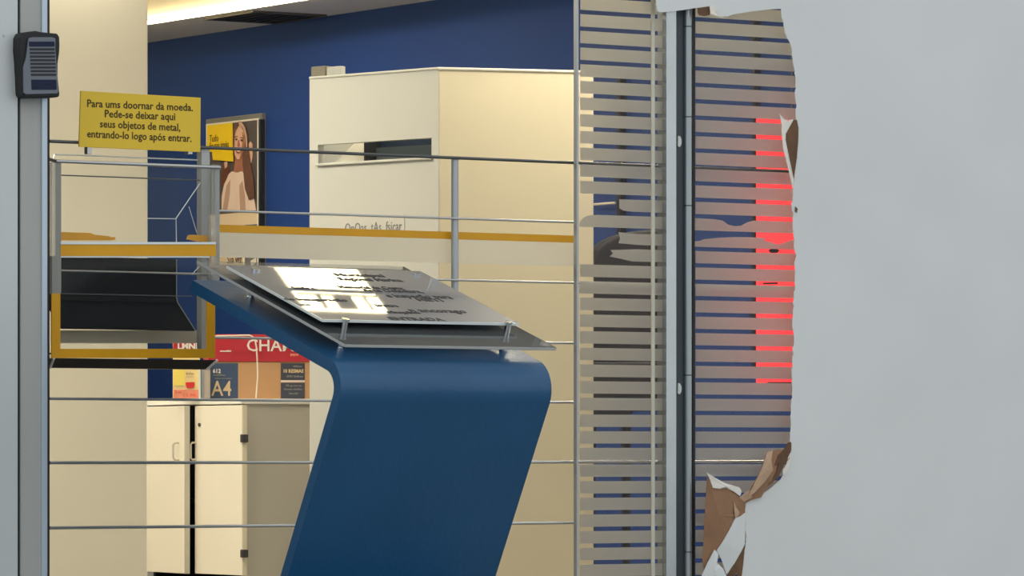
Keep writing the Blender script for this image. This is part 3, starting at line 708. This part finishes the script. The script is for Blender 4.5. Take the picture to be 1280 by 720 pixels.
# ------------------------------------------------------------------ cabinet
DK = 15.6
K = Vector(((304 - 640) / FPX * DK, DK, 0))
CF = Frame(K.x, K.y, math.atan2(-.8355, .5495))        # door side: x runs towards the near corner, so doors lie at negative x
CS = Frame(K.x, K.y, TH)                               # plain side
ZT = CF.at(304, 505).z; Z0 = .06
cw = -CF.at(188, 505).x; cdp = .42
ca = thing('cabinet', CF.M @ Vector((-cw / 2, .2, 0)), CF.a, 'low cream cabinet with two doors, left one ajar, beside the pillar', 'cabinet')
bd = MB(CF)
bd.box((-cw, 0.012, Z0), (-cw + .016, cdp, ZT)).box((-cw, cdp - .01, Z0), (0, cdp, ZT)).box((-cw, .012, Z0), (0, cdp, Z0 + .016)).box((-cw + .016, .03, ZT * .5), (-.016, cdp - .01, ZT * .5 + .016))
bd.build('body', 'dark_inside', ca)
MB(CF).box((-.016, .004, Z0), (0, cdp, ZT)).build('side_panel', 'cabinet_shaded', ca, bevel=.001)
MB(CF).box((-cw - .004, -.012, ZT), (.006, cdp + .004, ZT + .018)).build('worktop', 'cabinet_top', ca, bevel=.002)
MB(CF).box((-cw + .02, .03, 0), (-.02, cdp - .02, Z0)).build('plinth', 'frame_grey', ca)
zd0 = CF.at(300, 719).z; zd1 = ZT - .004
xr_ = CF.at(302.5, 560, .014).x; xm = CF.at(243.5, 560, .014).x
rdoor = MB(CF).box((xm, -.014, zd0), (xr_, .002, zd1)).build('door', 'cabinet_door_lit', ca, bevel=.001)
# left door hinged on the far side and standing slightly open
hx = -cw + .004; dw = (xm + .012) - hx
opn = math.radians(-7)
LD = Frame(0, 0, 0); LD.M = CF.M @ Matrix.Translation((hx, -.002, 0)) @ Matrix.Rotation(opn, 4, 'Z')
ld = MB(LD).box((0, -.014, zd0), (dw, .002, zd1)).build('door', 'cabinet_door_lit', ca, bevel=.001)
MB(LD).box((dw, -.015, zd0), (dw + .003, .003, zd1)).build('edge_band', 'cabinet_shaded', ld)
def handle(M, x, zc_, y, par):
    b = MB(M=M); b.tube([(x, y, zc_ + .028), (x, y - .014, zc_ + .028), (x, y - .020, zc_ + .022), (x, y - .020, zc_ - .022), (x, y - .014, zc_ - .028), (x, y, zc_ - .028)], .0035, 8); return b.build('handle', 'handle_pale', par, smooth=True)
hz = CF.at(230, 564).z
handle(LD.M, dw - .05, hz, -.014, ld)
handle(CF.M, xm + .008, hz, -.014, rdoor)
q = CF.at(250, 531, .014); MB(CF).tube([(q.x, -.014, q.z), (q.x, -.019, q.z)], .006, 12).build('lock', 'hinge_dark', rdoor)
for y in (548, 692):
    q = CF.at(302.5, y, .016); MB(CF).box((q.x - .008, -.019, q.z - .013), (q.x + .008, .004, q.z + .013)).build('hinge', 'hinge_dark', ca, bevel=.002)
MB(CF).box((xr_ + .001, -.010, zd0), (.0, .004, zd1)).build('hinge_side_frame', 'cream_lit', ca)

# paper carton
ZW = ZT + .018
cq = Vector(((262 - 640) / FPX * 15.86, 15.86, 0)); CB = Frame(cq.x, cq.y, math.radians(8))
xe = CB.at(392, 460).x
zt_ = CB.at(320, 418).z
zr = CB.at(320, 452).z
co = thing('paper_carton', CB.M @ Vector((xe / 2, .1, ZW)), CB.a, 'brown carton of A4 paper with red lid band on the cabinet', 'carton')
MB(CB).box((0, 0, ZW), (xe, .22, zr)).build('carton_body', 'carton_brown', co, bevel=.002)
xla = CB.at(222, 440).x
MB(CB).box((-.004, -.004, zr), (xe + .004, .224, zt_)).build('lid', 'carton_red', co, bevel=.002)
def clabel(px0, py0, px1, py1, m, nm='label_patch', o=.0012):
    a = CB.at(px0, py0, o); b = CB.at(px1, py1, o); return MB(CB).box((a.x, -o, a.z), (b.x, -o + .001, b.z)).build(nm, m, co)
clabel(263, 454, 297.5, 498, 'label_navy'); clabel(351, 454, 381, 475, 'label_slate'); clabel(351, 478.5, 381, 498.5, 'label_slate')
clabel(351, 475.5, 381, 477.5, 'ink_white', 'label_rule')
def ctext(s, px0, px1, py, size, m, o=.0026):
    a = CB.at(px0, py, o); b = CB.at(px1, py, o); lettering('lettering', s, size, plate_M(CB, ((a.x + b.x) / 2, -o, (a.z + b.z) / 2)), m, co, width=b.x - a.x, weight=.0006)
ctext('A4', 264.5, 289.5, 486.5, .070, 'ink_tan'); ctext('612', 266, 276, 464, .018, 'ink_white'); ctext('sulfite', 266, 282, 468.8, .008, 'ink_grey')
ctext('folhas por pacote', 268, 290, 473, .006, 'ink_grey')
ctext('CHAMEX', 308, 394, 432.5, .056, 'ink_white', .0058); ctext('multi', 275, 289, 438.8, .007, 'ink_white', .0058); ctext('papel', 363, 373, 443, .012, 'leaflet_pink', .0058)
ctext('10 RESMAS', 354, 379, 464, .016, 'ink_tan'); ctext('500 folhas', 358, 379, 470.5, .009, 'ink_grey'); ctext('fls', 366, 378, 458, .008, 'ink_grey')
ctext('75 g por m', 357, 377, 482, .008, 'ink_grey'); ctext('branco alcalino', 355, 378, 486.5, .007, 'ink_grey'); ctext('210 x 297', 361, 373, 492, .007, 'ink_grey')

# leaflet holder in front of the carton
lq = Vector(((216 - 640) / FPX * 15.80, 15.80, 0)); LF = Frame(lq.x, lq.y, math.radians(4))
lh = thing('leaflet_holder', LF.M @ Vector((.05, .03, ZW)), 0, 'clear holder with cream and red leaflets on the cabinet', 'leaflet holder')
xw = LF.at(250, 480).x; zh = LF.at(230, 427).z
MB(LF).box((0, .004, ZW), (xw, .010, zh)).build('leaflet', 'leaflet_cream', lh)
def lpatch(px0, py0, px1, py1, m, nm='print_patch', o=-.0025):
    a = LF.at(px0, py0, o); b = LF.at(px1, py1, o); return MB(LF).box((a.x, -o, a.z), (b.x, -o + .001, b.z)).build(nm, m, lh)
lpatch(216.5, 427, 253, 438.5, 'carton_red', 'header', -.001)
a = LF.at(222, 433, 0.001); b_ = LF.at(252, 433, 0.001)
lettering('lettering', 'LMNE:', .028, plate_M(LF, ((a.x + b_.x) / 2, -.001, a.z)), 'ink_white', lh, width=b_.x - a.x, weight=.0012)
lpatch(217, 459, 231, 482, 'leaflet_yellow'); lpatch(217, 487, 249, 499, 'leaflet_pink')
poly(LF, [(232, 478), (243, 477.5), (243.5, 481), (242, 485), (234, 485.5), (232.3, 482)], -.001, .001).build('print_patch', 'leaflet_red', lh)
for s, p0_, p1_, y, z_, m in (('kilo', 233, 242, 467, .012, 'ink_brown'), ('ofertas', 233, 241, 471, .005, 'ink_grey'), ('vale', 218, 229, 482.5, .004, 'ink_grey'), ('la', 219, 227, 490, .009, 'leaflet_red'), ('11,90', 229, 244, 494, .012, 'leaflet_red')):
    a = LF.at(p0_, y, 0); b_ = LF.at(p1_, y, 0); lettering('lettering', s, z_, plate_M(LF, ((a.x + b_.x) / 2, 0.0, a.z)), m, lh, width=b_.x - a.x)
a = LF.at(251.5, 498, .0).x; b_ = LF.at(263, 498, .0).x
MB(LF).box((a, .0, ZW), (b_, .02, LF.at(255, 462).z)).build('clear_side', 'acrylic_post', lh)
MB(LF).box((-.004, -.03, ZW), (b_, .03, ZW + .003)).build('base', 'acrylic', lh)
MB(LF).box((xw - .004, -.002, ZW), (xw + .002, .012, LF.at(255, 462).z)).build('clear_edge', 'acrylic_edge', lh)

# white cable hanging in front of the carton
cpts = [CB.at(268, 420, .05), CB.at(290, 419.6, .05), CB.at(312, 419, .05), CB.at(316, 421, .05), CB.at(319, 426, .05), CB.at(320.5, 434, .05), CB.at(321.5, 450, .05), CB.at(322, 470, .05), CB.at(321, 485, .05), CB.at(320, 500, .05)]
cpts[-1].z = ZW + .004
cb = MB(CB).tube(cpts, .0024, 8).build('white_cable', 'cable_white', smooth=True); tag(cb, 'thin white cable hanging in front of the paper carton', 'cable')

# ------------------------------------------------------------------ poster on the blue wall
PB = .03
pt_ = thing('wall_poster', WALL.M @ Vector((WALL.at(290, 340, PB).x, -PB, WALL.at(290, 340, PB).z)), WALL.a, 'advert poster with yellow square and smiling woman on the blue wall', 'poster')
def wpoly(pts, off, th, nm, m, bevel=0):
    return poly(WALL, pts, off, th).build(nm, m, pt_, bevel=bevel)
wz = WALL.at(322, 147, PB)
def wrect(px0, py0, px1, py1, off, th, nm, m, bevel=0):
    """rectangle given by its upper right and lower left rows at px1"""
    a = WALL.at(px0, 300, off).x; b = WALL.at(px1, 300, off).x; z1 = WALL.at(px1, py0, off).z; z0 = WALL.at(px1, py1, off).z
    return MB(WALL).box((a, -off, z0), (b, -off + th, z1)).build(nm, m, pt_, bevel=bevel)
wrect(257, 141, 327, 338, PB - .005, .025, 'backing_board', 'frame_grey', .004)
wrect(257.5, 147.5, 323, 338, PB, .005, 'border', 'poster_white')
wrect(259, 150, 321, 264, PB + .002, .002, 'photo_ground', 'poster_dark')
wrect(259, 264, 321, 280, PB + .002, .002, 'lower_card', 'poster_cream')
wrect(323.2, 149, 326, 338, PB + .001, .02, 'frame_side', 'frame_black')
wrect(262, 317, 304, 334, PB + .002, .002, 'lower_card', 'poster_cream')
wrect(306, 280, 321, 334, PB + .002, .002, 'lower_ground', 'frame_grey')
wpoly([(313, 326), (320, 322), (320, 328), (314, 333)], PB + .003, .001, 'print_patch', 'poster_white')
O1 = PB + .0035
# woman: hair behind, torso, neck, face, features, strands in front
PW = [([(292, 160), (295, 154), (299, 151.5), (303, 153), (307, 158), (310, 168), (311.5, 182), (313, 196), (316, 212), (318, 230), (319, 250), (312, 256), (304, 252), (300, 230), (292, 215), (290, 200), (290, 178)], 'poster_hair'),
      ([(310.5, 180), (313, 176.5), (315.5, 180), (315.5, 196), (314, 204), (311.5, 202)], 'poster_skin'),
      ([(294, 196), (303, 195), (303, 208), (307, 217), (300, 222), (291, 218), (293, 208)], 'poster_skinshade'),
      ([(290, 214), (296, 216), (302, 214), (308, 219), (313, 232), (317, 246), (320, 263), (277, 263), (277, 246), (280, 230), (284, 219)], 'poster_shirt'),
      ([(283, 232), (288, 224), (287, 244), (284, 263), (278, 263)], 'poster_shirtshade'),
      ([(299, 232), (303, 226), (306, 244), (307, 263), (300, 263)], 'poster_shirtshade'),
      ([(279, 204), (283, 201), (286, 205), (287, 214), (283, 224), (278, 234), (276, 226)], 'poster_brown'),
      ([(280, 203), (284, 202), (284, 208), (281, 211)], 'poster_skin'),
      ([(293, 165), (296, 158), (300, 157), (304, 163), (306, 174), (305.5, 185), (303, 193), (299.5, 199), (296.5, 199), (293.5, 194), (291.8, 184), (292, 173)], 'poster_skin'),
      ([(303, 164), (305.5, 172), (305.5, 185), (303, 193), (299.5, 199), (302, 187), (303, 176)], 'poster_skinshade'),
      ([(293.3, 174), (295.5, 172.6), (297.3, 174.2), (295.4, 176)], 'poster_brown'), ([(300, 175), (302.3, 173.6), (304.5, 175.6), (302.3, 177.3)], 'poster_brown'),
      ([(292.8, 171), (297, 169.8), (297, 170.8), (292.8, 172.2)], 'poster_hair'), ([(300, 171.3), (304.8, 172), (304.8, 173), (300, 172.5)], 'poster_hair'),
      ([(297.6, 175), (298.8, 175), (299.8, 182.5), (298, 184), (296.4, 182.6)], 'poster_skinshade'),
      ([(294.3, 187.6), (298, 187), (302, 188), (299.3, 192), (296, 191.6)], 'poster_lip'), ([(295.3, 188.4), (298, 188), (300.8, 188.8), (298.5, 190.2)], 'poster_white'),
      ([(298, 152), (303, 153.5), (307, 160), (309.5, 172), (310.5, 188), (313, 205), (317, 226), (318, 246), (311, 250), (306, 236), (304, 214), (304.5, 196), (306.5, 184), (306, 170), (303, 160), (298, 156)], 'poster_hair'),
      ([(298, 152), (302, 153), (306, 159), (308.5, 170), (309, 184), (307.5, 184), (306.5, 170), (303.5, 160), (298.5, 156)], 'poster_hairlight'),
      ([(298, 152.5), (294, 155.5), (291.3, 164), (290.5, 178), (291, 196), (292.3, 188), (292.4, 172), (294, 163), (298, 156.5)], 'poster_hair')]
for k, (pts, m) in enumerate(PW): wpoly(pts, O1 + .0004 * k, .0004, 'print_figure', m)
O1 += .006
wpoly([(258.5, 157), (290.5, 153.5), (291.5, 202), (266, 200), (265, 190), (259.5, 190)], O1 + .0016, .001, 'yellow_square', 'poster_yellow')
for s, p0_, p1_, y, z_ in (('Tudo', 262, 273, 173.3, .045), ('fica mais simples', 262, 286, 181.6, .042)):
    a = WALL.at(p0_, y + .8, O1 + .003); b_ = WALL.at(p1_, y - .8, O1 + .003)
    lettering('lettering', s, z_, plate_M(WALL, (a + b_) / 2), 'ink_brown', pt_, width=b_.x - a.x)
a = WALL.at(284, 325, PB + .004); b_ = WALL.at(302, 324, PB + .004)
lettering('lettering', 'Sua vez', .05, plate_M(WALL, (a + b_) / 2), 'ink_brown', pt_, width=b_.x - a.x)

# ------------------------------------------------------------------ things behind the striped glass
# red backlit panel
RO = -1.7
rpn = FAC.at(985, 480, RO)
rp_ = thing('red_panel', FAC.M @ Vector((rpn.x, -RO, rpn.z)), TH, 'glowing red lit panel behind the striped glass by the paper edge', 'light panel')
a = FAC.at(954.5, 146, RO); b = FAC.at(1025, 481, RO); zb_ = FAC.at(954.5, 481, RO).z
MB(FAC).box((a.x, 1.7, zb_), (b.x, 1.74, a.z)).build('lit_face', 'red_glow', rp_)
MB(FAC).box((a.x + .07, 1.735, zb_ + .01), (b.x - .01, 1.80, a.z - .01)).build('housing', 'panel_black', rp_)
for xx in (1004, 1021):
    q = FAC.at(xx, 200, RO); MB(FAC).tube([(q.x, 1.76, a.z), (q.x, 1.76, ZC)], .003, 8).build('hanging_rod', 'steel_dark', rp_)
poly(FAC, [(961, 313.5), (964, 311), (971, 311), (974.5, 313.5), (971, 316), (964, 316)], RO + .003, .002).build('dark_mark', 'panel_black', rp_)
poly(FAC, [(954.5, 353.5), (972, 353), (972, 355), (954.5, 355.5)], RO + .003, .002).build('dark_mark', 'panel_black', rp_)
poly(FAC, [(960, 477.5), (1020, 478), (1020, 480.5), (960, 480)], RO + .003, .002).build('dark_mark', 'panel_black', rp_)
# dark conduits on the blue wall
def conduit(px, y0, y1, half, label):
    q = WALL.at(px, y1, .03); z0 = WALL.at(px, y0, .03).z
    t = thing('wall_conduit', WALL.M @ Vector((q.x, -.03, z0)), WALL.a, label, 'conduit', 'dark conduits on the blue wall')
    MB(WALL).box((q.x - half, -.03, z0), (q.x + half, 0, q.z)).build('trunking', 'pole_dark', t, bevel=.004)
    for k in range(3):
        zz_ = z0 + (q.z - z0) * (.15 + .35 * k); MB(WALL).box((q.x - half - .008, -.033, zz_ - .012), (q.x + half + .008, 0, zz_ + .012)).build('bracket', 'pole_dark', t)
    return t
conduit(941, 466, -30, .010, 'dark vertical conduit on the blue wall left of the red panel')
t = conduit(772.5, 345, 96, .014, 'dark vertical conduit on the blue wall above the black chair')
q = WALL.at(738, 256, .03); q2_ = WALL.at(769, 256, .03)
MB(WALL).tube([q, Vector((q2_.x, q.y, q.z))], .005, 8).build('white_lead', 'cable_white', t)
# black chair
CO = -2.0
chp = FAC.at(790, 560, CO)
ch_ = thing('tall_chair', FAC.M @ Vector((chp.x, -CO, 0)), TH, 'black tall chair with curved back behind the torn stripes', 'chair')
poly(FAC, [(738, 350), (740, 326), (746, 312), (757, 302), (771, 295), (790, 290), (815, 287), (835, 287), (846, 296), (849, 320), (849, 452), (738, 452)], CO, .05).build('backrest', 'chair_fabric', ch_, bevel=.012, seg=3)
poly(FAC, [(738, 452), (849, 452), (849, 500), (842, 514), (796, 514), (784, 523), (738, 523)], CO + .02, .34).build('seat', 'chair_fabric', ch_, bevel=.012, seg=3)
la = FAC.at(739, 523, CO).x; lb = FAC.at(849, 523, CO).x; zl = FAC.at(745, 521, CO).z
for xx in (la + .012, lb - .012):
    for yy in (2.02, 2.28):
        MB(FAC).tube([(xx, yy, zl), (xx, yy, .0)], [.018, .012], 10).build('leg', 'chair_fabric', ch_)
